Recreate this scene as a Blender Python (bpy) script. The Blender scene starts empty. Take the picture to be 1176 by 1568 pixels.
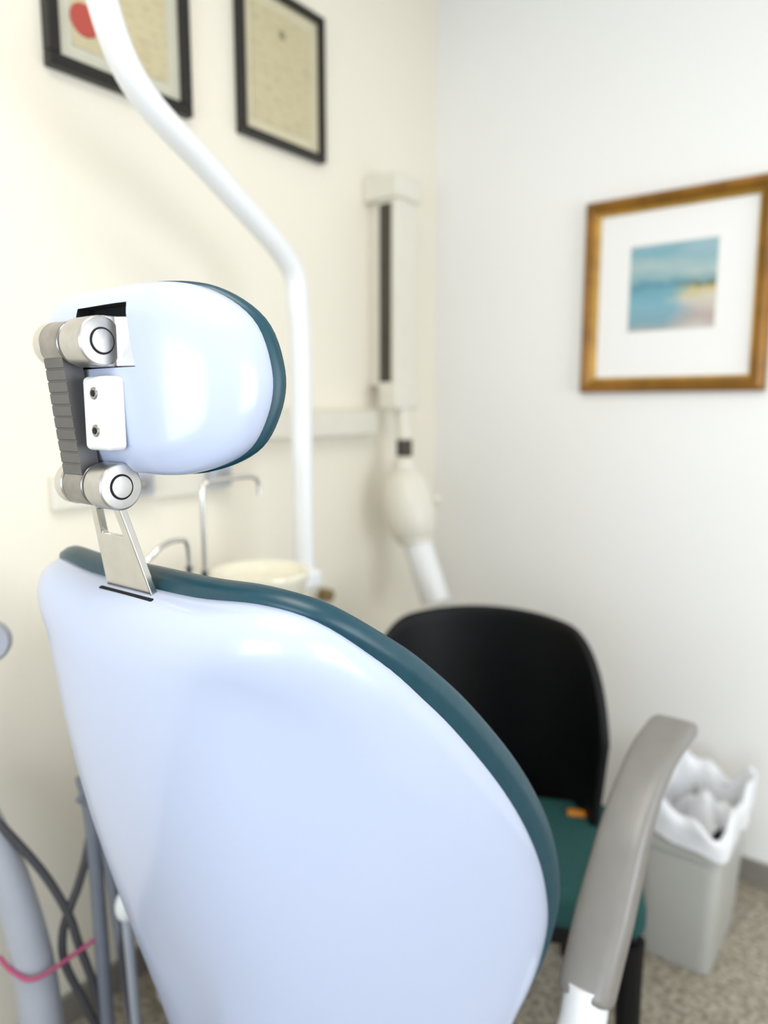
import bpy, bmesh, math, random
import numpy as np
from mathutils import Vector, Matrix, Euler
random.seed(3)
S=bpy.context.scene
S.view_settings.view_transform='Standard'

# ---------------------------------------------------------------- materials
def mat(name,col,rough=0.5,metal=0.0,noise=0.0,scale=20,coat=0.0,bump=0.0,spec=0.5,col2=None):
    m=bpy.data.materials.new(name); m.use_nodes=True
    nt=m.node_tree; b=nt.nodes['Principled BSDF']
    b.inputs['Base Color'].default_value=(*col,1); b.inputs['Roughness'].default_value=rough
    b.inputs['Metallic'].default_value=metal; b.inputs['Coat Weight'].default_value=coat
    b.inputs['Coat Roughness'].default_value=0.12
    b.inputs['Specular IOR Level'].default_value=spec
    tc=nt.nodes.new('ShaderNodeTexCoord'); n=nt.nodes.new('ShaderNodeTexNoise')
    n.inputs['Scale'].default_value=scale; n.inputs['Detail'].default_value=4
    nt.links.new(tc.outputs['Object'],n.inputs['Vector'])
    r=nt.nodes.new('ShaderNodeValToRGB')
    c2=col2 if col2 else tuple(c*(1-noise) for c in col)
    r.color_ramp.elements[0].position=0.35; r.color_ramp.elements[1].position=0.65
    r.color_ramp.elements[0].color=(*c2,1); r.color_ramp.elements[1].color=(*col,1)
    nt.links.new(n.outputs['Fac'],r.inputs['Fac']); nt.links.new(r.outputs['Color'],b.inputs['Base Color'])
    if bump>0:
        bp=nt.nodes.new('ShaderNodeBump'); bp.inputs['Strength'].default_value=bump; bp.inputs['Distance'].default_value=0.002
        nt.links.new(n.outputs['Fac'],bp.inputs['Height']); nt.links.new(bp.outputs['Normal'],b.inputs['Normal'])
    return m
M={}
M['wall_l']=mat('paint_cream',(0.88,0.825,0.70),0.7,noise=0.02,scale=120,bump=0.15)
M['wall_b']=mat('paint_white',(0.89,0.88,0.85),0.7,noise=0.02,scale=120,bump=0.15)
M['ceil']=mat('paint_ceiling',(0.85,0.85,0.83),0.8,noise=0.02)
M['base']=mat('baseboard_vinyl',(0.24,0.22,0.19),0.5,noise=0.1)
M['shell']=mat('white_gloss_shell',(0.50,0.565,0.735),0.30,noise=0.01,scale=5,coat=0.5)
M['teal']=mat('teal_vinyl',(0.004,0.052,0.078),0.36,noise=0.12,scale=60,bump=0.1)
M['tealseat']=mat('teal_fabric',(0.008,0.07,0.066),0.85,noise=0.2,scale=200,bump=0.3)
M['steel']=mat('polished_steel',(0.66,0.65,0.62),0.2,1.0,noise=0.08,scale=40)
M['steelb']=mat('brushed_steel',(0.58,0.57,0.555),0.36,1.0,noise=0.12,scale=80)
M['steeld']=mat('dark_steel',(0.36,0.35,0.34),0.30,1.0,noise=0.2,scale=60)
M['rib']=mat('ribbed_grey_rubber',(0.15,0.147,0.143),0.40,0.5,noise=0.15)
M['black']=mat('black_plastic',(0.002,0.002,0.003),0.5,noise=0.2,spec=0.25)
M['blackvoid']=mat('black_slot',(0.004,0.004,0.005),0.9,noise=0.1)
M['white']=mat('white_plastic',(0.83,0.84,0.84),0.3,noise=0.02)
M['ivory']=mat('ivory_enamel',(0.76,0.73,0.63),0.35,noise=0.03)
M['slot']=mat('brown_slot',(0.06,0.05,0.035),0.6,noise=0.2)
M['porc']=mat('porcelain',(0.90,0.86,0.70),0.12,noise=0.01,coat=0.5)
M['frame_d']=mat('dark_wood_frame',(0.008,0.005,0.003),0.4,noise=0.3,scale=30)
M['gold']=mat('gold_wood_frame',(0.31,0.135,0.010),0.33,0.25,noise=0.35,scale=14)
M['goldd']=mat('gold_bead',(0.62,0.37,0.06),0.3,0.5,noise=0.3,scale=14)
M['mat_w']=mat('mat_board',(0.88,0.87,0.85),0.7,noise=0.01)
M['grey']=mat('grey_hose',(0.18,0.195,0.23),0.45,noise=0.1)
M['dkgrey']=mat('dark_grey_hose',(0.06,0.06,0.065),0.45,noise=0.1)
M['lgrey']=mat('light_grey_plastic',(0.40,0.42,0.47),0.45,noise=0.05)
M['arm']=mat('grey_arm_pad',(0.23,0.218,0.20),0.33,noise=0.06,scale=30)
M['pink']=mat('pink_strap',(0.42,0.07,0.16),0.5,noise=0.1)
M['orange']=mat('orange_tag',(0.60,0.21,0.01),0.5,noise=0.1)
M['bin']=mat('bin_plastic',(0.52,0.52,0.48),0.45,noise=0.04,scale=8)
M['bag']=mat('bag_film',(0.80,0.81,0.83),0.3,noise=0.04,scale=25,bump=0.4)
M['brass']=mat('brass',(0.30,0.22,0.10),0.35,0.8,noise=0.2)

def floor_mat():
    m=bpy.data.materials.new('speckled_floor'); m.use_nodes=True; nt=m.node_tree; b=nt.nodes['Principled BSDF']
    tc=nt.nodes.new('ShaderNodeTexCoord')
    n=nt.nodes.new('ShaderNodeTexNoise'); n.inputs['Scale'].default_value=85; n.inputs['Detail'].default_value=5
    nt.links.new(tc.outputs['Object'],n.inputs['Vector'])
    r=nt.nodes.new('ShaderNodeValToRGB'); cr=r.color_ramp
    cr.elements[0].position=0.36; cr.elements[0].color=(0.19,0.165,0.125,1)
    cr.elements[1].position=0.5; cr.elements[1].color=(0.33,0.29,0.22,1)
    e=cr.elements.new(0.68); e.color=(0.49,0.45,0.36,1)
    nt.links.new(n.outputs['Fac'],r.inputs['Fac'])
    nt.links.new(r.outputs['Color'],b.inputs['Base Color']); b.inputs['Roughness'].default_value=0.38
    return m
M['floor']=floor_mat()

# ---------------------------------------------------------------- mesh helpers
def link(o): S.collection.objects.link(o); return o
def mk(name,verts,faces,m,smooth=True,auto=None):
    me=bpy.data.meshes.new(name); me.from_pydata([tuple(v) for v in verts],[],faces); me.validate()
    bm=bmesh.new(); bm.from_mesh(me); bmesh.ops.recalc_face_normals(bm,faces=bm.faces); bm.to_mesh(me); bm.free()
    o=bpy.data.objects.new(name,me); link(o)
    if isinstance(m,list):
        for x in m: me.materials.append(x)
    else: me.materials.append(m)
    for p in me.polygons: p.use_smooth=smooth
    if auto:
        md=o.modifiers.new('es','EDGE_SPLIT'); md.split_angle=math.radians(auto)
    return o
def box(name,lo,hi,m,bev=0.0,seg=3,taper=None,rot=None):
    bm=bmesh.new(); bmesh.ops.create_cube(bm,size=1)
    c=[(a+b)/2 for a,b in zip(lo,hi)]; d=[b-a for a,b in zip(lo,hi)]
    for v in bm.verts:
        v.co=Vector([v.co[i]*d[i] for i in range(3)])
        if taper and v.co.z<0: v.co.x*=taper; v.co.y*=taper
    if bev>0: bmesh.ops.bevel(bm,geom=list(bm.edges),offset=bev,segments=seg,affect='EDGES',profile=0.5)
    me=bpy.data.meshes.new(name); bm.to_mesh(me); bm.free(); me.materials.append(m)
    o=bpy.data.objects.new(name,me); o.location=c
    if rot: o.rotation_euler=rot
    link(o)
    if bev>0:
        for p in me.polygons: p.use_smooth=True
        md=o.modifiers.new('wn','WEIGHTED_NORMAL'); md.keep_sharp=True
    return o
def catmull(P,n=8,closed=False):
    P=[Vector(p) for p in P]; out=[]; N=len(P)
    rng=range(N) if closed else range(N-1)
    for i in rng:
        if closed: p0,p1,p2,p3=P[i-1],P[i],P[(i+1)%N],P[(i+2)%N]
        else: p0,p1,p2,p3=P[max(i-1,0)],P[i],P[i+1],P[min(i+2,N-1)]
        for k in range(n):
            t=k/n
            out.append(0.5*((2*p1)+(-p0+p2)*t+(2*p0-5*p1+4*p2-p3)*t*t+(-p0+3*p1-3*p2+p3)*t**3))
    if not closed: out.append(P[-1])
    return out
def tube(name,pts,r,m,n=8,seg=16,smooth=True,ends=True):
    path=catmull(pts,n) if smooth else [Vector(p) for p in pts]
    N=len(path); 
    rr=[r]*N if not isinstance(r,(list,tuple)) else [np.interp(i/(N-1),np.linspace(0,1,len(r)),r) for i in range(N)]
    T=[(path[min(i+1,N-1)]-path[max(i-1,0)]).normalized() for i in range(N)]
    up=Vector((1,0,0)) if abs(T[0].x)<0.8 else Vector((0,1,0))
    u=(up-T[0]*up.dot(T[0])).normalized(); V=[];F=[]
    for i in range(N):
        u=(u-T[i]*u.dot(T[i])).normalized(); w=T[i].cross(u)
        for k in range(seg):
            a=2*math.pi*k/seg
            V.append(path[i]+(u*math.cos(a)+w*math.sin(a))*rr[i])
    for i in range(N-1):
        for k in range(seg): F.append((i*seg+k,i*seg+(k+1)%seg,(i+1)*seg+(k+1)%seg,(i+1)*seg+k))
    if ends: F.append(tuple(range(seg))); F.append(tuple((N-1)*seg+k for k in range(seg)))
    return mk(name,V,F,m,auto=60)
def cyl(name,p0,p1,r,m,seg=40,bev=0.0):
    p0=Vector(p0);p1=Vector(p1); d=(p1-p0); L=d.length; d.normalize()
    prof=[(0,0)]
    if bev>0:
        for k in range(5):
            a=k/4*math.pi/2; prof.append((bev*(1-math.cos(a)),r-bev+bev*math.sin(a)))
        for k in range(5):
            a=k/4*math.pi/2; prof.append((L-bev+bev*math.sin(a),r-bev+bev*math.cos(a)))
    else: prof+= [(0,r),(L,r)]
    prof.append((L,0))
    return lathe(name,prof,p0,d,m,seg)
def lathe(name,prof,org,axis,m,seg=48,auto=40):
    axis=Vector(axis).normalized(); org=Vector(org)
    u=axis.orthogonal().normalized(); w=axis.cross(u); V=[];F=[];rings=[]
    for (h,r) in prof:
        if r<1e-6: rings.append([len(V)]); V.append(org+axis*h)
        else:
            s=len(V); rings.append(list(range(s,s+seg)))
            for k in range(seg):
                a=2*math.pi*k/seg; V.append(org+axis*h+(u*math.cos(a)+w*math.sin(a))*r)
    for A,B in zip(rings[:-1],rings[1:]):
        if len(A)==1 and len(B)==1: continue
        for k in range(seg):
            k2=(k+1)%seg
            if len(A)==1: F.append((A[0],B[k],B[k2]))
            elif len(B)==1: F.append((A[k],B[0],A[k2]))
            else: F.append((A[k],A[k2],B[k2],B[k]))
    return mk(name,V,F,m,auto=auto)
def group(name,parts,loc=(0,0,0)):
    e=bpy.data.objects.new(name,None); e.empty_display_size=0.1; e.location=loc; link(e)
    for p in parts:
        p.parent=e; p.matrix_parent_inverse=Matrix.Translation(-Vector(loc))
    return e

def pad(name,outline,Sf,cen,prof,Fdir,m,xm,blend=0.5,smax=0.76,auto=None,rnd=None):
    """closed solid on a curved surface; rnd=(inset,depth) gives a rounded rim"""
    n=len(outline); Fd=Vector(Fdir).normalized()
    O=[Vector((p[0],p[1])) for p in outline]; C=Vector(cen)
    def P(b,z): return Vector((xm+b,Sf(b,z),z))
    V=[];F=[];rings=[]
    nrm=[]
    for i in range(n):
        t=(O[(i+2)%n]-O[i-2]); nn=Vector((t.y,-t.x)).normalized()
        if nn.dot(O[i]-C)<0: nn=-nn
        nrm.append(nn)
    Ts=[];Ds=[];sA=[]
    for i in range(n):
        e=1e-3; q=O[i]; p0=P(q.x,q.y); p1=P(q.x-nrm[i].x*e,q.y-nrm[i].y*e)
        T=(p0-p1).normalized()
        tx=(P(q.x+e,q.y)-p0); tz=(P(q.x,q.y+e)-p0); N=tx.cross(tz).normalized()
        if N.y<0: N=-N
        D=(N*(1-blend)+Fd*blend).normalized()
        Ts.append(T);Ds.append(D)
        if rnd:
            s=1.0
            prev=p0; L=0
            while L<rnd[0] and s>0.3:
                s-=0.004; qq=C+(q-C)*s; pn=P(qq.x,qq.y); L+=(pn-prev).length; prev=pn
            sA.append(s)
    if rnd:  # smooth the inset fraction around the rim
        for _ in range(12): sA=[(sA[i-1]+2*sA[i]+sA[(i+1)%n])/4 for i in range(n)]
    def addcentre(depth,order,front=False):
        rs=[]
        c=len(V); V.append(P(*cen)+Fd*depth); rs.append([c])
        for f in np.linspace(0.1,1.0,12):
            st=len(V)
            for i in range(n):
                s=f*(sA[i] if (rnd and front) else smax)
                q=C+(O[i]-C)*s
                dd=(Fd*(1-s*s)+Ds[i]*(s*s)).normalized()
                V.append(P(q.x,q.y)+dd*depth)
            rs.append(list(range(st,st+n)))
        return rs if order else rs[::-1]
    rings+=addcentre(0.0 if rnd else prof[0][1],True,True)
    if rnd:
        for t in np.linspace(0,1,13)[1:]:
            st=len(V)
            for i in range(n):
                q=C+(O[i]-C)*sA[i]; A=P(q.x,q.y); B=P(O[i].x,O[i].y); E=B+Ds[i]*rnd[1]
                V.append(A*(1-t)**2+B*(2*t*(1-t))+E*t*t)
            rings.append(list(range(st,st+n)))
    for lat,dep in prof:
        st=len(V)
        for i in range(n): V.append(P(O[i].x,O[i].y)+Ts[i]*lat+Ds[i]*dep)
        rings.append(list(range(st,st+n)))
    rings+=addcentre(prof[-1][1],False)
    for A,B in zip(rings[:-1],rings[1:]):
        for k in range(n):
            k2=(k+1)%n
            if len(A)==1: F.append((A[0],B[k],B[k2]))
            elif len(B)==1: F.append((A[k],B[0],A[k2]))
            else: F.append((A[k],A[k2],B[k2],B[k]))
    return mk(name,V,F,m,auto=auto)
def polyf(zs,ys,deg):
    c=np.polyfit(zs,ys,deg); return lambda z: float(np.polyval(c,z))
def prism(name,poly,y0,y1,m):
    n=len(poly); V=[(x,y0,z) for x,z in poly]+[(x,y1,z) for x,z in poly]
    F=[tuple(range(n)),tuple(range(n,2*n))]+[(k,(k+1)%n,n+(k+1)%n,n+k) for k in range(n)]
    return mk(name,V,F,m,smooth=False)
def cut(obj,cutter):
    md=obj.modifiers.new('bool','BOOLEAN'); md.operation='DIFFERENCE'; md.object=cutter; md.solver='EXACT'
    try: md.material_mode='TRANSFER'
    except Exception: pass
    bpy.context.view_layer.update()
    dg=bpy.context.evaluated_depsgraph_get()
    me=bpy.data.meshes.new_from_object(obj.evaluated_get(dg))
    obj.modifiers.remove(md); obj.data=me
    bpy.data.objects.remove(cutter)
    e=obj.modifiers.new('es','EDGE_SPLIT'); e.split_angle=math.radians(50)

# ---------------------------------------------------------------- room
RX,RY,H=3.2,-3.8,2.6
box('wall_left',(-0.1,RY-0.1,0),(0,0.1,H),M['wall_l'])
box('wall_back',(0,0,0),(RX+0.1,0.1,H),M['wall_b'])
box('floor',(-0.1,RY-0.1,-0.1),(RX+0.1,0.1,0),M['floor'])
box('ceiling',(-0.1,RY-0.1,H),(RX+0.1,0.1,H+0.1),M['ceil'])
wx0,wx1,wz0,wz1=0.7,2.7,0.60,1.80
fw=[box('panel_a',(0,RY-0.1,0),(wx0,RY,H),M['wall_b']),box('panel_b',(wx1,RY-0.1,0),(RX,RY,H),M['wall_b']),
    box('panel_c',(wx0,RY-0.1,0),(wx1,RY,wz0),M['wall_b']),box('panel_d',(wx0,RY-0.1,wz1),(wx1,RY,H),M['wall_b'])]
group('wall_front',fw)
wf=[box('jamb_l',(wx0,RY-0.08,wz0),(wx0+0.05,RY+0.01,wz1),M['white'],0.004),box('jamb_r',(wx1-0.05,RY-0.08,wz0),(wx1,RY+0.01,wz1),M['white'],0.004),
    box('sill',(wx0+0.05,RY-0.08,wz0),(wx1-0.05,RY+0.03,wz0+0.05),M['white'],0.004),box('head',(wx0+0.05,RY-0.08,wz1-0.05),(wx1-0.05,RY+0.01,wz1),M['white'],0.004),
    box('mullion',(1.68,RY-0.08,wz0+0.05),(1.73,RY+0.01,wz1-0.05),M['white'],0.004)]
group('window_1',wf)
sy0,sy1,sz0,sz1=-2.0,-0.5,0.65,1.80
rw=[box('panel_a',(RX,RY-0.1,0),(RX+.1,sy0,H),M['wall_b']),box('panel_b',(RX,sy1,0),(RX+.1,0,H),M['wall_b']),
    box('panel_c',(RX,sy0,0),(RX+.1,sy1,sz0),M['wall_b']),box('panel_d',(RX,sy0,sz1),(RX+.1,sy1,H),M['wall_b'])]
group('wall_right',rw)
wf=[box('jamb_l',(RX-.01,sy0,sz0),(RX+.08,sy0+.05,sz1),M['white'],0.004),box('jamb_r',(RX-.01,sy1-.05,sz0),(RX+.08,sy1,sz1),M['white'],0.004),
    box('sill',(RX-.03,sy0+.05,sz0),(RX+.08,sy1-.05,sz0+.05),M['white'],0.004),box('head',(RX-.01,sy0+.05,sz1-.05),(RX+.08,sy1-.05,sz1),M['white'],0.004)]
group('window_2',wf)
box('baseboard_back',(0.012,-0.012,0),(RX,0,0.07),M['base'],0.002)
box('baseboard_left',(0,RY,0),(0.012,0,0.07),M['base'],0.002)

# ---------------------------------------------------------------- dental chair
parts=[]
xm=0.660
yr=polyf([1.12,1.05,.973,.906,.82,.733,.617,.54,.464,.38,.33],[-1.665,-1.575,-1.492,-1.42,-1.345,-1.282,-1.222,-1.192,-1.177,-1.165,-1.16],4)
yc=polyf([1.12,1.0,.93,.68,.37,.28],[-1.650,-1.660,-1.655,-1.610,-1.525,-1.505],3)
hw=polyf([1.12,1.05,.973,.906,.82,.733,.617,.54,.33],[.252,.276,.297,.313,.328,.338,.343,.345,.345],3)
def SB(b,z): return yc(z)+(yr(z)-yc(z))*(abs(b)/hw(z))**3
half=[(0.0,1.093),(.10,1.092),(.185,1.089),(.246,1.068)]+[(hw(z)-d,z) for z,d in ((1.02,.004),(.96,0),(.895,0),(.81,0),(.72,0),(.63,.001),(.54,.006))]+[(.322,.450),(.285,.375),(.16,.335),(0.0,.328)]
ctrl=half+[(-b,z) for b,z in half[-2:0:-1]]
outl=[(v.x,v.y) for v in catmull([(b,z,0) for b,z in ctrl],5,True)]
F=(0,0.96,0.28)
parts.append(pad('back_shell',outl,SB,(0,0.75),[(0,0.05),(-0.004,0.053)],F,M['shell'],xm,0.6,rnd=(0.075,0.042)))
cprof=[(-0.02,0.048),(-0.006,0.050),(-0.002,0.054),(-0.002,0.066),(-0.005,0.074),(-0.012,0.080),(-0.03,0.084)]
parts.append(pad('back_cushion',outl,SB,(0,0.75),cprof,(0,.88,.47),M['teal'],xm,0.85))
# headrest
def SH(b,z): return -1.660+0.075*(abs(b)/0.17)**3.2+0.9*(z-1.33)**2
hh=[(0,1.424),(.07,1.425),(.123,1.417),(.159,1.387),(.172,1.335),(.168,1.288),(.150,1.249),(.110,1.229),(.05,1.226),(0,1.226)]
hc=hh+[(-b-(.016 if z>1.33 else 0.004)*min(1,b/.1),z) for b,z in hh[-2:0:-1]]
hol=[(v.x,v.y) for v in catmull([(b,z,0) for b,z in hc],6,True)]
FH=(0,0.995,0.08)
hs=pad('headrest_shell',hol,SH,(0,1.325),[(0,0.036),(-0.003,0.038)],FH,M['shell'],xm,0.7,0.60,rnd=(0.045,0.028))
hs.data.materials.append(M['blackvoid'])
cutter=prism('cutter',[(.640,1.338),(.737,1.339),(.722,1.403),(.638,1.402)],-1.75,-1.634,M['blackvoid'])
cut(hs,cutter)
parts.append(hs)
parts.append(pad('headrest_cushion',hol,SH,(0,1.325),[(-0.015,0.036),(-0.003,0.037),(0.001,0.040),(0.001,0.046),(-0.004,0.052),(-0.02,0.056)],FH,M['teal'],xm,0.85,0.60))
# hinge
YU,ZU=-1.672,1.364; YL,ZL=-1.655,1.2175; R=0.0240
def disc(name,x0,x1,y,z,r,m): return cyl(name,(x0,y,z),(x1,y,z),r,m,56,0.0025)
for nm,(y,z,dx) in {'upper':(YU,ZU,0.006),'lower':(YL,ZL,0.0)}.items():
    parts.append(disc(nm+'_knob_left',0.613+dx,0.628+dx,y,z,R*0.97,M['steel']))
    parts.append(disc(nm+'_link_barrel',0.6295,0.667,y,z,R*0.95,M['steeld']))
    parts.append(disc(nm+'_washer',0.665,0.674,y,z,R*0.7,M['steeld']))
    parts.append(disc(nm+'_knob_right',0.673,0.705+dx,y,z,R*1.03,M['steelb']))
    parts.append(cyl(nm+'_cap_ring',(0.7045+dx,y,z),(0.7058+dx,y,z),R*0.56,M['blackvoid'],48,0.0003))
    parts.append(cyl(nm+'_cap',(0.7050+dx,y,z),(0.7068+dx,y,z),R*0.48,M['steelb'],48,0.0005))
def strap():
    V=[];Fc=[]; n=144
    bz,by=ZL,YL; tz,ty=ZU,YU
    L=math.hypot(tz-bz,ty-by); d=Vector((0,ty-by,tz-bz)).normalized(); nb=Vector((0,-d.z,d.y))
    for i in range(n+1):
        s=i/n; rib=0.0010 if (i%12) in (0,1) else 0.0
        x0=0.630; x1=0.666
        c=Vector((0,by,bz))+d*(L*s); 
        b=c+nb*(0.019-rib); f=c-nb*0.002
        for x,p in ((x0,b),(x1,b),(x1,f),(x0,f)): V.append((x,p.y,p.z))
    for i in range(n):
        for k in range(4): Fc.append((i*4+k,i*4+(k+1)%4,(i+1)*4+(k+1)%4,(i+1)*4+k))
    Fc.append((0,1,2,3)); Fc.append(tuple(n*4+k for k in range(4)))
    return mk('ribbed_link',V,Fc,M['rib'],smooth=False)
parts.append(strap())
# steel lug running from the upper hinge into the headrest slot
def lug():
    pl=[(.676,-1.670),(.7095,-1.670),(.7105,-1.656),(.7345,-1.644),(.7345,-1.6355),(.676,-1.6355)]
    zb,zt=1.3395,1.3890; n=len(pl)
    V=[(x,y,zb) for x,y in pl]+[(x-(.006 if x>.73 else 0),y,zt) for x,y in pl]
    Fc=[tuple(range(n)),tuple(range(n,2*n))]+[(k,(k+1)%n,n+(k+1)%n,n+k) for k in range(n)]
    o=mk('upper_lug',V,Fc,M['steelb'],smooth=False); b=o.modifiers.new('b','BEVEL'); b.width=.001; b.segments=2; return o
parts.append(lug())
parts.append(box('cover_plate',(0.680,-1.679,1.256),(0.722,-1.655,1.330),M['white'],0.006,4))
for z in (1.276,1.313):
    parts.append(cyl('screw_rim',(0.703,-1.6805,z),(0.703,-1.676,z),0.0062,M['steeld'],24,0.001))
    parts.append(cyl('screw_socket',(0.703,-1.6812,z),(0.703,-1.677,z),0.0035,M['black'],6))
def stem():
    top=Vector((0,-1.650,1.200)); bot=Vector((0,-1.618,1.07)); th=0.009
    def q(x,s,off): 
        p=top.lerp(bot,s); return Vector((x,p.y+off,p.z))
    def w(s): return 0.632-0.018*s,0.686+0.021*min(1,s/0.9)
    rows=[-0.1,0.08,0.30,1.0]
    V=[];Fc=[]
    for off in (0,th):
        for s in rows:
            a,b=w(max(s,0)); i=0.013
            for x in (a,a+i,b-i,b): V.append(q(x,s,off))
    def id(l,r,c): return l*16+r*4+c
    for r in range(3):
        for c in range(3):
            if r==1 and c==1: continue
            Fc.append((id(0,r,c),id(0,r,c+1),id(0,r+1,c+1),id(0,r+1,c)))
            Fc.append((id(1,r,c),id(1,r+1,c),id(1,r+1,c+1),id(1,r,c+1)))
    for r in range(3):
        for c in (0,3): Fc.append((id(0,r,c),id(0,r+1,c),id(1,r+1,c),id(1,r,c)))
    for c in range(3):
        for r in (0,3): Fc.append((id(0,r,c),id(0,r,c+1),id(1,r,c+1),id(1,r,c)))
    Fc+= [(id(0,1,1),id(0,1,2),id(1,1,2),id(1,1,1)),(id(0,2,1),id(0,2,2),id(1,2,2),id(1,2,1)),
          (id(0,1,1),id(0,2,1),id(1,2,1),id(1,1,1)),(id(0,1,2),id(0,2,2),id(1,2,2),id(1,1,2))]
    return mk('headrest_stem',V,Fc,M['steel'],smooth=False)
st=stem(); bv=st.modifiers.new('b','BEVEL'); bv.width=0.0015; bv.segments=2
parts.append(st)
parts.append(box('stem_slot',(0.609,-1.631,1.077),(0.713,-1.600,1.0935),M['blackvoid'],0.003))
parts.append(box('seat_cushion',(0.44,-1.42,0.31),(0.885,-1.14,0.40),M['teal'],0.03,5))
parts.append(box('seat_pan',(0.46,-1.50,0.24),(0.865,-1.15,0.31),M['shell'],0.02,4))
parts.append(box('pedestal',(0.54,-1.62,0.05),(0.79,-1.25,0.25),M['lgrey'],0.03,4))
parts.append(box('base_plate',(0.45,-1.80,0.0),(0.88,-1.15,0.05),M['lgrey'],0.015,3))
def armrest():
    path=catmull([(1.022,-1.125,.415),(1.022,-1.085,.475),(1.022,-1.02,.56),(1.022,-.95,.64),(1.028,-.87,.705),(1.038,-.765,.735)],8)
    N=len(path); V=[];Fc=[]; seg=32
    for i,p in enumerate(path):
        s=i/(N-1); T=(path[min(i+1,N-1)]-path[max(i-1,0)]).normalized(); X=Vector((1,0,0)); W=T.cross(X).normalized()
        e=1.0
        if s<0.06: e=0.6+0.4*math.sqrt(max(0,1-(1-s/0.06)**2))
        if s>0.95: e=0.45+0.55*math.sqrt(max(0,1-((s-0.95)/0.05)**2))
        hwid=np.interp(s,[0,.3,.7,1],[0.040,.043,.038,.042])*e; th=np.interp(s,[0,.5,.8,1],[0.032,0.028,0.018,0.013])*e
        for k in range(seg):
            a=2*math.pi*k/seg; c,sn=math.cos(a),math.sin(a)
            V.append(p+X*hwid*math.copysign(abs(c)**0.5,c)+W*th*math.copysign(abs(sn)**0.6,sn))
    for i in range(N-1):
        for k in range(seg): Fc.append((i*seg+k,i*seg+(k+1)%seg,(i+1)*seg+(k+1)%seg,(i+1)*seg+k))
    Fc.append(tuple(range(seg))); Fc.append(tuple((N-1)*seg+k for k in range(seg)))
    return mk('armrest_pad',V,Fc,M['arm'],auto=60)
parts.append(armrest())
parts.append(tube('armrest_post',[(1.022,-1.115,.44),(1.02,-1.135,.37),(0.99,-1.15,.29),(0.86,-1.2,.27)],0.034,M['white']))
dental=group('dental_chair',parts,(xm,-1.4,0))

# ---------------------------------------------------------------- dental lamp pole
lp=[tube('pole',[(.25,-.909,.93),(.25,-.909,1.2),(.25,-.909,1.42),(.25,-.915,1.50),(.249,-.94,1.60),(.28,-1.156,1.7155),(.31,-1.33,1.7977),(.325,-1.40,1.8976),(.33,-1.42,2.02),(.36,-1.44,2.14)],0.0235,M['white'],10,24),
    box('pole_bracket',(.215,-.99,.895),(.285,-.885,.935),M['white'],0.008),
    tube('head_arm',[(.36,-1.44,2.13),(.44,-1.46,2.18),(.52,-1.47,2.17)],0.015,M['white'])]
lp.append(lathe('lamp_head',[(0,0),(0.0,0.05),(0.03,0.10),(0.09,0.12),(0.10,0.11),(0.085,0)],(.56,-1.47,2.22),(0.1,0.1,-1),M['white']))
group('dental_lamp',lp,(.25,-.909,.93))

# ---------------------------------------------------------------- spittoon
sp=[]
bc=Vector((.297,-1.085,0.0))
sp.append(lathe('bowl',[(.84,0),(.842,.035),(.87,.06),(.92,.086),(.955,.096),(.966,.099),(.972,.097),(.970,.090),(.955,.082),(.945,.073),(.948,.068),(.93,.06),(.90,.045),(.875,.02),(.872,0)],bc,(0,0,1),M['porc'],64,80))
sp.append(box('unit_body',(.10,-1.25,.0),(.27,-.99,.85),M['ivory'],0.02,4))
sp.append(box('unit_top',(.18,-1.40,.85),(.343,-.99,.900),M['ivory'],0.015,3))
sp.append(tube('cup_filler',[(.325,-1.248,.89),(.325,-1.248,1.05),(.325,-1.248,1.145),(.325,-1.240,1.160),(.325,-1.225,1.166),(.325,-1.16,1.168),(.325,-1.125,1.166),(.325,-1.112,1.155),(.325,-1.110,1.13)],0.0048,M['steel'],6,12))
sp.append(cyl('filler_nut',(.325,-1.248,.985),(.325,-1.248,1.005),0.009,M['steel'],6))
sp.append(tube('bowl_rinse',[(.335,-1.39,.89),(.335,-1.388,1.02),(.335,-1.36,1.055),(.335,-1.335,1.068),(.335,-1.31,1.07),(.335,-1.293,1.06),(.335,-1.290,1.0),(.335,-1.29,.89)],0.0045,M['steel'],6,12))
sp.append(cyl('rinse_nut',(.335,-1.29,1.01),(.335,-1.29,1.022),0.008,M['steel'],6))
group('dental_spittoon',sp,(.3,-1.06,0))

# ---------------------------------------------------------------- wall rails
group('wall_rail',[box('rail_body',(0.0,-.95,1.218),(0.05,-.37,1.288),M['ivory'],0.006)],(0,-.6,1.25))
br=[box('plate',(0.0,-1.36,1.10),(0.02,-.93,1.165),M['ivory'],0.003)]
for y in (-1.18,-.965):
    br.append(box('clamp',(0.02,y-.03,1.115),(0.05,y+.03,1.165),M['lgrey'],0.006)); 
    br.append(cyl('clamp_screw',(0.05,y,1.14),(0.058,y,1.14),0.012,M['steeld'],24,0.002))
group('wall_bracket',br,(0,-1.1,1.13))
group('gas_outlet',[cyl('outlet_plate',(0,-.592,.775),(0.012,-.592,.775),0.03,M['ivory'],32,0.003),cyl('outlet_knob',(0.012,-.592,.775),(0.05,-.592,.775),0.018,M['brass'],32,0.004)],(0,-.592,.775))

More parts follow.
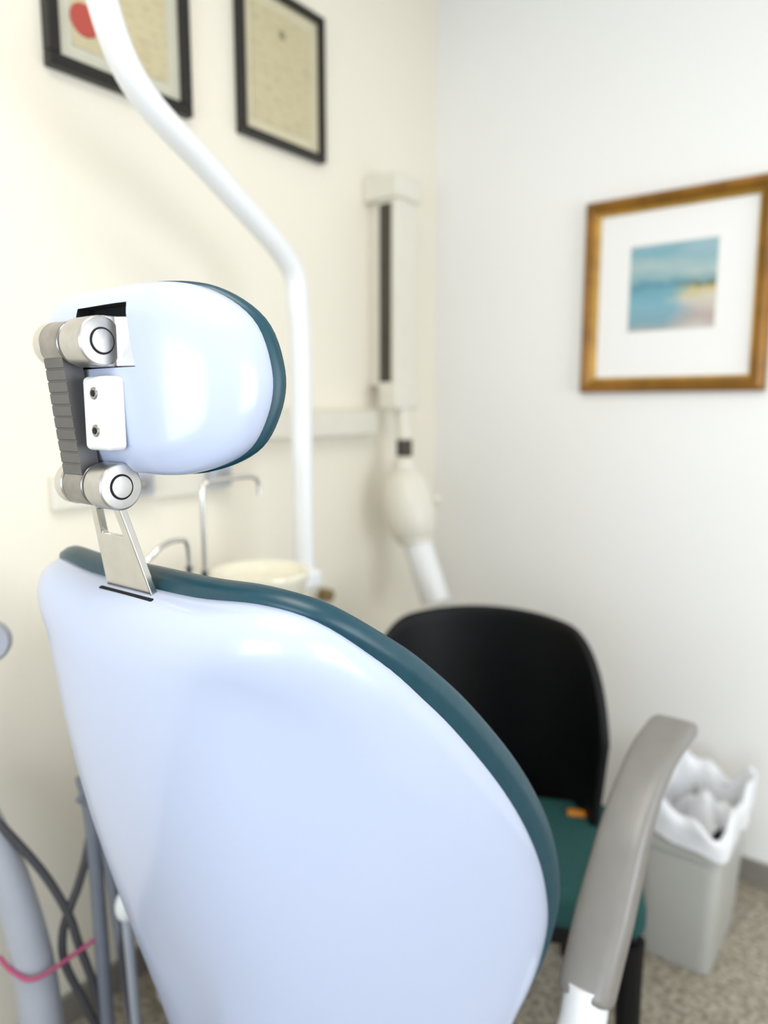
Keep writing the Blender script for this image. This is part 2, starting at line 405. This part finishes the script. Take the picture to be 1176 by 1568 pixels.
# ---------------------------------------------------------------- xray machine
xr=[]
xr.append(box('wall_plate',(0,-.355,1.36),(0.046,-.275,1.92),M['ivory'],0.003))
xr.append(box('column',(0.042,-.37,1.34),(0.115,-.275,1.90),M['ivory'],0.006))
xr.append(box('column_cap',(0.0,-.385,1.875),(0.125,-.265,1.94),M['ivory'],0.006))
xr.append(box('column_slot',(0.052,-.3715,1.37),(0.094,-.368,1.865),M['slot'],0.0))
xr.append(box('carriage',(0.055,-.385,1.29),(0.125,-.27,1.37),M['ivory'],0.01))
xr.append(tube('yoke_arm',[(.10,-.33,1.30),(.11,-.33,1.24),(.12,-.34,1.17)],0.022,M['ivory']))
xr.append(cyl('swivel_ring',(.12,-.34,1.205),(.12,-.34,1.155),0.0235,M['slot'],32,0.003))
xr.append(lathe('swivel_ball',[(-.037*math.cos(a)+0,0.037*math.sin(a)) for a in np.linspace(0,math.pi,16)],(.12,-.34,1.125),(0,0,1),M['ivory']))
hd=Vector((.27,-.05,-1)).normalized(); ho=Vector((.112,-.34,1.118))
prof=[(0,0)]+[(0.115-0.115*math.cos(a),0.076*math.sin(a)**0.6) for a in np.linspace(0.1,math.pi-0.1,24)]+[(0.23,0)]
xr.append(lathe('tube_head',prof,ho,hd,M['ivory']))
p0=ho+hd*0.19
xr.append(cyl('cone_collar',p0,p0+hd*0.035,0.052,M['ivory'],48,0.004))
c2=Vector((.42,-.02,-1)).normalized()
xr.append(cyl('cone',p0,p0+c2*0.215,0.042,M['white'],48,0.003))
xr.append(cyl('timer_knob',ho+hd*.09+Vector((.07,.03,0)),ho+hd*.09+Vector((.09,.04,0)),0.014,M['ivory'],24,0.002))
group('xray_machine',xr,(.06,-.33,1.3))

# ---------------------------------------------------------------- frames
def cert_mat():
    m=bpy.data.materials.new('certificate_paper'); m.use_nodes=True; nt=m.node_tree; b=nt.nodes['Principled BSDF']
    tc=nt.nodes.new('ShaderNodeTexCoord'); mp=nt.nodes.new('ShaderNodeMapping'); mp.inputs['Scale'].default_value=(3,30,140)
    nt.links.new(tc.outputs['Object'],mp.inputs['Vector'])
    n=nt.nodes.new('ShaderNodeTexNoise'); n.inputs['Scale'].default_value=1.0; n.inputs['Detail'].default_value=6
    nt.links.new(mp.outputs['Vector'],n.inputs['Vector'])
    r=nt.nodes.new('ShaderNodeValToRGB'); r.color_ramp.elements[0].position=0.30; r.color_ramp.elements[0].color=(0.42,0.37,0.22,1)
    r.color_ramp.elements[1].position=0.50; r.color_ramp.elements[1].color=(0.58,0.51,0.32,1)
    nt.links.new(n.outputs['Fac'],r.inputs['Fac']); nt.links.new(r.outputs['Color'],b.inputs['Base Color']); b.inputs['Roughness'].default_value=0.35
    return m
cm=cert_mat()
def wall_frame_left(y0,y1,z0,z1,fwid,mats,matw,seal=None):
    ps=[]
    ps.append(box('rail_bottom',(0,y0,z0),(0.024,y1,z0+fwid),M['frame_d'],0.003))
    ps.append(box('rail_top',(0,y0,z1-fwid),(0.024,y1,z1),M['frame_d'],0.003))
    ps.append(box('stile_left',(0,y0,z0+fwid),(0.024,y0+fwid,z1-fwid),M['frame_d'],0.003))
    ps.append(box('stile_right',(0,y1-fwid,z0+fwid),(0.024,y1,z1-fwid),M['frame_d'],0.003))
    ps.append(box('mat_board',(0.002,y0+fwid*.8,z0+fwid*.8),(0.010,y1-fwid*.8,z1-fwid*.8),mats))
    ps.append(box('paper',(0.010,y0+fwid+matw,z0+fwid+matw),(0.012,y1-fwid-matw,z1-fwid-matw),cm))
    yc_=(y0+y1)/2
    ps.append(lathe('emblem',[(0,0),(0,0.012),(0.001,0.011),(0.001,0)],(0.012,yc_,z1-fwid-matw-0.045),(1,0,0),mat('emblem_ink',(.28,.24,.15),.6),24))
    if seal: ps.append(lathe('red_seal',[(0,0),(0,0.030),(0.002,0.028),(0.002,0)],(0.012,seal[0],seal[1]),(1,0,0),mat('seal_red',(0.45,0.07,0.05),0.5),32))
    return group('framed_certificate',ps,(0,yc_,(z0+z1)/2))
matA=mat('mat_cream',(0.60,0.58,0.47),0.6,noise=0.05)
matB=mat('mat_tan',(0.66,0.60,0.42),0.6,noise=0.05)
wall_frame_left(-1.316,-.993,1.92,2.36,0.024,matA,0.03,(-1.235,2.025))
wall_frame_left(-.8525,-.56,1.933,2.285,0.018,matB,0.028)

def art_mat():
    m=bpy.data.materials.new('seascape_print'); m.use_nodes=True; nt=m.node_tree; b=nt.nodes['Principled BSDF']
    tc=nt.nodes.new('ShaderNodeTexCoord'); sep=nt.nodes.new('ShaderNodeSeparateXYZ'); nt.links.new(tc.outputs['Generated'],sep.inputs[0])
    n=nt.nodes.new('ShaderNodeTexNoise'); n.inputs['Scale'].default_value=3.2; n.inputs['Detail'].default_value=5; n.inputs['Distortion'].default_value=0.6
    mp=nt.nodes.new('ShaderNodeMapping'); mp.inputs['Scale'].default_value=(1,1,2.4); nt.links.new(tc.outputs['Generated'],mp.inputs['Vector']); nt.links.new(mp.outputs['Vector'],n.inputs['Vector'])
    add=nt.nodes.new('ShaderNodeMath'); add.operation='MULTIPLY_ADD'; add.inputs[1].default_value=0.22; nt.links.new(n.outputs['Fac'],add.inputs[0]); nt.links.new(sep.outputs['Z'],add.inputs[2])
    sb=nt.nodes.new('ShaderNodeMath'); sb.operation='SUBTRACT'; sb.inputs[1].default_value=0.11; nt.links.new(add.outputs[0],sb.inputs[0])
    def ramp(st):
        r=nt.nodes.new('ShaderNodeValToRGB'); cr=r.color_ramp
        while len(cr.elements)>1: cr.elements.remove(cr.elements[-1])
        cr.elements[0].position=st[0][0]; cr.elements[0].color=(*st[0][1],1)
        for p,c in st[1:]:
            e=cr.elements.new(p); e.color=(*c,1)
        nt.links.new(sb.outputs[0],r.inputs['Fac']); return r
    left=ramp([(0,(.34,.38,.37)),(.1,(.20,.36,.42)),(.3,(.20,.41,.49)),(.45,(.15,.36,.43)),(.53,(.10,.28,.36)),(.6,(.26,.42,.44)),(.75,(.38,.50,.50)),(.9,(.18,.39,.46)),(1,(.31,.43,.50))])
    right=ramp([(0,(.60,.58,.53)),(.12,(.45,.37,.34)),(.25,(.55,.50,.44)),(.36,(.62,.58,.46)),(.45,(.56,.47,.20)),(.50,(.12,.15,.10)),(.55,(.22,.36,.38)),(.65,(.42,.52,.50)),(.8,(.26,.43,.47)),(1,(.31,.47,.53))])
    sx=nt.nodes.new('ShaderNodeMath'); sx.operation='MULTIPLY_ADD'; sx.inputs[1].default_value=0.5; nt.links.new(n.outputs['Fac'],sx.inputs[0]); nt.links.new(sep.outputs['X'],sx.inputs[2])
    mr=nt.nodes.new('ShaderNodeMapRange'); mr.inputs['From Min'].default_value=0.72; mr.inputs['From Max'].default_value=1.0; nt.links.new(sx.outputs[0],mr.inputs['Value'])
    mx=nt.nodes.new('ShaderNodeMixRGB'); nt.links.new(mr.outputs[0],mx.inputs['Fac']); nt.links.new(left.outputs[0],mx.inputs['Color1']); nt.links.new(right.outputs[0],mx.inputs['Color2'])
    nt.links.new(mx.outputs[0],b.inputs['Base Color']); b.inputs['Roughness'].default_value=0.5
    return m
def picture():
    x0,x1,z0,z1=.52,1.008,1.340,1.865; w=0.042
    prof=[(0,0),(0.0,-.022),(0.006,-.030),(0.018,-.032),(0.028,-.024),(0.034,-.022),(0.040,-.018),(0.042,-.010),(0.042,0)]
    V=[];Fc=[];np_=len(prof); mi=[]
    for (cx,cz,sx,sz) in ((x0,z0,1,1),(x1,z0,-1,1),(x1,z1,-1,-1),(x0,z1,1,-1)):
        for (l,d) in prof: V.append((cx+sx*l,d,cz+sz*l))
    for c in range(4):
        for k in range(np_-1):
            a=c*np_;b=((c+1)%4)*np_; Fc.append((a+k,b+k,b+k+1,a+k+1)); mi.append(1 if k in (5,6) else 0)
    fr=mk('moulding',V,Fc,[M['gold'],M['goldd']],smooth=False)
    for p,i in zip(fr.data.polygons,mi): p.material_index=i
    ps=[fr,box('mat_board',(x0+.035,-.008,z0+.035),(x1-.035,-.001,z1-.035),M['mat_w']),
        box('print',(.65,-.0095,1.507),(.875,-.008,1.732),art_mat()),
        box('print_edge',(.645,-.0088,1.502),(.88,-.008,1.737),mat('bevel_edge',(.80,.78,.72),0.6))]
    group('framed_picture',ps,(.75,0,1.6))
picture()

# ---------------------------------------------------------------- visitor chair (local coords, facing -Y)
vc=[]
def tub():
    V=[];Fc=[]; nu,nv=48,16; ph0=math.radians(84)
    for side in (0,1):
        for j in range(nv+1):
            for i in range(nu+1):
                ph=-ph0+2*ph0*i/nu; t=j/nv
                a=abs(ph)/ph0
                ztop=0.815-0.045*a**2.0-0.18*max(0,(a-0.5)/0.5)**2.0
                z=0.34+(ztop-0.34)*t
                k=(1+0.10*t)-side*0.075
                V.append((-.02+0.255*k*math.sin(ph),-0.03+0.25*k*math.cos(ph)+0.03*t,z))
    n=(nv+1)*(nu+1)
    def id(s,j,i): return s*n+j*(nu+1)+i
    for s in (0,1):
        for j in range(nv):
            for i in range(nu): Fc.append((id(s,j,i),id(s,j,i+1),id(s,j+1,i+1),id(s,j+1,i)))
    for i in range(nu):
        for j in (0,nv): Fc.append((id(0,j,i),id(0,j,i+1),id(1,j,i+1),id(1,j,i)))
    for j in range(nv):
        for i in (0,nu): Fc.append((id(0,j,i),id(0,j+1,i),id(1,j+1,i),id(1,j,i)))
    o=mk('tub_back',V,Fc,M['black']); b=o.modifiers.new('b','BEVEL'); b.width=0.007; b.segments=3; b.limit_method='ANGLE'; b.angle_limit=math.radians(50)
    return o
vc.append(tub())
vc.append(box('seat_cushion',(-.225,-.23,.335),(.315,.12,.42),M['tealseat'],0.03,5))
vc.append(box('seat_frame',(-.215,-.215,.30),(.30,.16,.34),M['black'],0.01,3))
for i,(x,y) in enumerate(((-.205,-.195),(.29,-.205),(-.19,.14),(.19,.14))):
    vc.append(tube('leg_%d'%(i+1),[(x,y,.33),(x*1.0,y*1.02,.18),(x*1.03,y*1.06,0.0)],[0.025,0.023,0.020],M['black'],4,16))
vc.append(box('orange_tag',(.175,.035,.415),(.215,.055,.428),M['orange'],0.004))
vch=group('visitor_chair',vc)
vch.location=(.652,-.775,0); vch.rotation_euler=(0,0,math.radians(24))

# ---------------------------------------------------------------- waste bin
def rrect(hx,hy,r,n=6):
    out=[]
    for (cx,cy,a0) in ((hx-r,hy-r,0),(-hx+r,hy-r,90),(-hx+r,-hy+r,180),(hx-r,-hy+r,270)):
        for k in range(n+1):
            a=math.radians(a0+90*k/n); out.append((cx+r*math.cos(a),cy+r*math.sin(a)))
    return out
def resample(pts,N):
    L=[0]
    P=pts+[pts[0]]
    for a,b in zip(P[:-1],P[1:]): L.append(L[-1]+math.hypot(b[0]-a[0],b[1]-a[1]))
    out=[]
    for k in range(N):
        s=L[-1]*k/N; i=max(j for j in range(len(L)-1) if L[j]<=s+1e-12); t=(s-L[i])/(L[i+1]-L[i]+1e-12)
        out.append((P[i][0]*(1-t)+P[i+1][0]*t,P[i][1]*(1-t)+P[i+1][1]*t))
    return out
def loft(name,levels,c,m,N=72,auto=50):
    V=[];Fc=[]
    for li,(hx,hy,r,z,j) in enumerate(levels):
        pts=resample(rrect(hx,hy,r,8),N)
        for k,(x,y) in enumerate(pts):
            th=2*math.pi*k/N
            g=j*(0.5*math.sin(7*th+li*.7)+0.35*math.sin(13*th+1+li*.4)+random.uniform(-.25,.25))
            V.append((c[0]+x*(1+g*0.5),c[1]+y*(1+g*0.5),z+j*0.15*(math.sin(5*th+2)+.6*math.sin(11*th))))
    n=N
    for l in range(len(levels)-1):
        for k in range(n): Fc.append((l*n+k,l*n+(k+1)%n,(l+1)*n+(k+1)%n,(l+1)*n+k))
    Fc.append(tuple(range(n)))
    return mk(name,V,Fc,m,auto=auto)
bcx,bcy=0.975,-.315
wb=[loft('bin_body',[(.078,.122,.02,0.0,0),(.080,.125,.02,.004,0),(.094,.146,.02,.295,0),(.101,.155,.02,.298,0),(.103,.158,.02,.345,0),(.098,.152,.02,.35,0),(.091,.143,.02,.345,0),(.076,.120,.02,.01,0)],(bcx,bcy),M['bin'])]
wb.append(loft('bin_liner',[(.084,.132,.02,.12,.0),(.086,.136,.02,.25,.10),(.085,.135,.02,.31,.12),(.088,.138,.02,.352,.10),(.096,.150,.02,.388,.14),(.104,.160,.02,.390,.16),(.109,.166,.02,.368,.08),(.108,.164,.02,.34,.05),(.109,.165,.02,.325,.06)],(bcx,bcy),M['bag'],auto=180))
V=[];Fc=[];G=26
for i in range(G):
    for j in range(G):
        x=(i/(G-1)-.5)*.16; y=(j/(G-1)-.5)*.25
        z=.30+.035*math.sin(38*x+14*y)+.03*math.sin(30*y-22*x+1)+.018*math.sin(70*x+40*y)+random.uniform(-.004,.004)
        V.append((bcx+x,bcy+y,z))
for i in range(G-1):
    for j in range(G-1): Fc.append((i*G+j,i*G+j+1,(i+1)*G+j+1,(i+1)*G+j))
wb.append(mk('liner_contents',V,Fc,M['bag']))
group('waste_bin',wb,(bcx,bcy,0))

# ---------------------------------------------------------------- suction unit at left
su=[]
su.append(tube('stand_post',[(.11,-1.585,.64),(.16,-1.560,.50),(.2,-1.545,.31),(.22,-1.545,.03)],[0.024,0.030,0.034,0.036],M['lgrey'],6,20))
su.append(cyl('stand_base',(.22,-1.545,0),(.22,-1.545,.03),0.11,M['lgrey'],48,0.006))
su.append(tube('hose_1',[(.25,-1.465,.67),(.26,-1.459,.594),(.26,-1.455,.4),(.26,-1.452,.18),(.26,-1.45,.03)],0.0125,M['grey']))
su.append(tube('hose_2',[(.255,-1.475,.64),(.268,-1.45,.60),(.276,-1.44,.5),(.278,-1.432,.40),(.283,-1.415,.165),(.283,-1.40,.03)],0.010,M['grey']))
su.append(tube('hose_3',[(.12,-1.59,.64),(.16,-1.56,.585),(.20,-1.52,.50),(.228,-1.495,.42),(.238,-1.485,.36),(.25,-1.47,.28),(.255,-1.46,.2)],0.0075,M['dkgrey']))
su.append(tube('hose_4',[(.258,-1.455,.60),(.25,-1.465,.53),(.238,-1.478,.47),(.228,-1.490,.43),(.215,-1.50,.38),(.215,-1.50,.32),(.235,-1.48,.24),(.25,-1.46,.16)],0.0075,M['dkgrey']))
su.append(tube('hose_5',[(.283,-1.44,.57),(.296,-1.42,.47),(.285,-1.43,.33),(.29,-1.42,.2),(.295,-1.40,.03)],0.008,M['dkgrey']))
su.append(tube('strap',[(.165,-1.588,.365),(.20,-1.583,.352),(.238,-1.565,.345),(.25,-1.50,.355),(.26,-1.45,.370)],0.004,M['pink']))
su.append(lathe('holder_disc',[(0,0),(0,.030),(.008,.034),(.024,.034),(.03,.030),(.03,0)],(.194,-1.575,.932),(.8,-.5,0.1),M['lgrey']))
su.append(tube('holder_stem',[(.190,-1.575,.91),(.14,-1.59,.80),(.11,-1.585,.63)],0.010,M['lgrey']))
su.append(lathe('nozzle_cap',[(-.022*math.cos(a)*1.4,.020*math.sin(a)) for a in np.linspace(0,math.pi,14)],(.319,-1.437,.444),(0.1,0.1,1),M['white'],32))
su.append(tube('nozzle_hose',[(.316,-1.437,.42),(.312,-1.43,.3),(.305,-1.42,.15),(.305,-1.41,.03)],0.009,M['lgrey']))
group('suction_unit',su,(.2,-1.55,0))

# ---------------------------------------------------------------- lights
def area(name,loc,rot,sx,sy,e,col):
    l=bpy.data.lights.new(name,'AREA'); l.shape='RECTANGLE'; l.size=sx; l.size_y=sy; l.energy=e; l.color=col
    o=bpy.data.objects.new(name,l); o.location=loc; o.rotation_euler=rot; link(o); return o
area('window_daylight',((wx0+wx1)/2,RY+0.02,(wz0+wz1)/2),(math.radians(90),0,0),1.9,1.10,37,(0.78,0.87,1.0))
area('side_window_daylight',(RX-0.03,(sy0+sy1)/2,(sz0+sz1)/2),(math.radians(90),0,math.radians(90)),1.4,1.05,26,(0.90,0.95,1.0))
area('ceiling_light',(1.3,-1.9,H-0.05),(0,0,0),1.2,0.6,20,(1.0,0.94,0.85))
group('ceiling_light_fixture',[box('housing',(0.69,-2.21,H-0.045),(1.91,-1.59,H),M['white'],0.01)],(1.3,-1.9,H))
w=bpy.data.worlds.new('sky'); S.world=w; w.use_nodes=True
w.node_tree.nodes['Background'].inputs[0].default_value=(0.75,0.86,1,1); w.node_tree.nodes['Background'].inputs[1].default_value=1.0

# ---------------------------------------------------------------- camera
cd=bpy.data.cameras.new('camera'); cam=bpy.data.objects.new('camera',cd); link(cam)
cd.sensor_fit='HORIZONTAL'; cd.sensor_width=36; cd.lens=34.3; cd.clip_start=0.02
cam.location=(1.378,-2.09,1.30)
cam.rotation_euler=(math.radians(90-8.2),0,math.radians(37.3))
cd.dof.use_dof=True; cd.dof.focus_distance=0.77; cd.dof.aperture_fstop=2.4
S.camera=cam
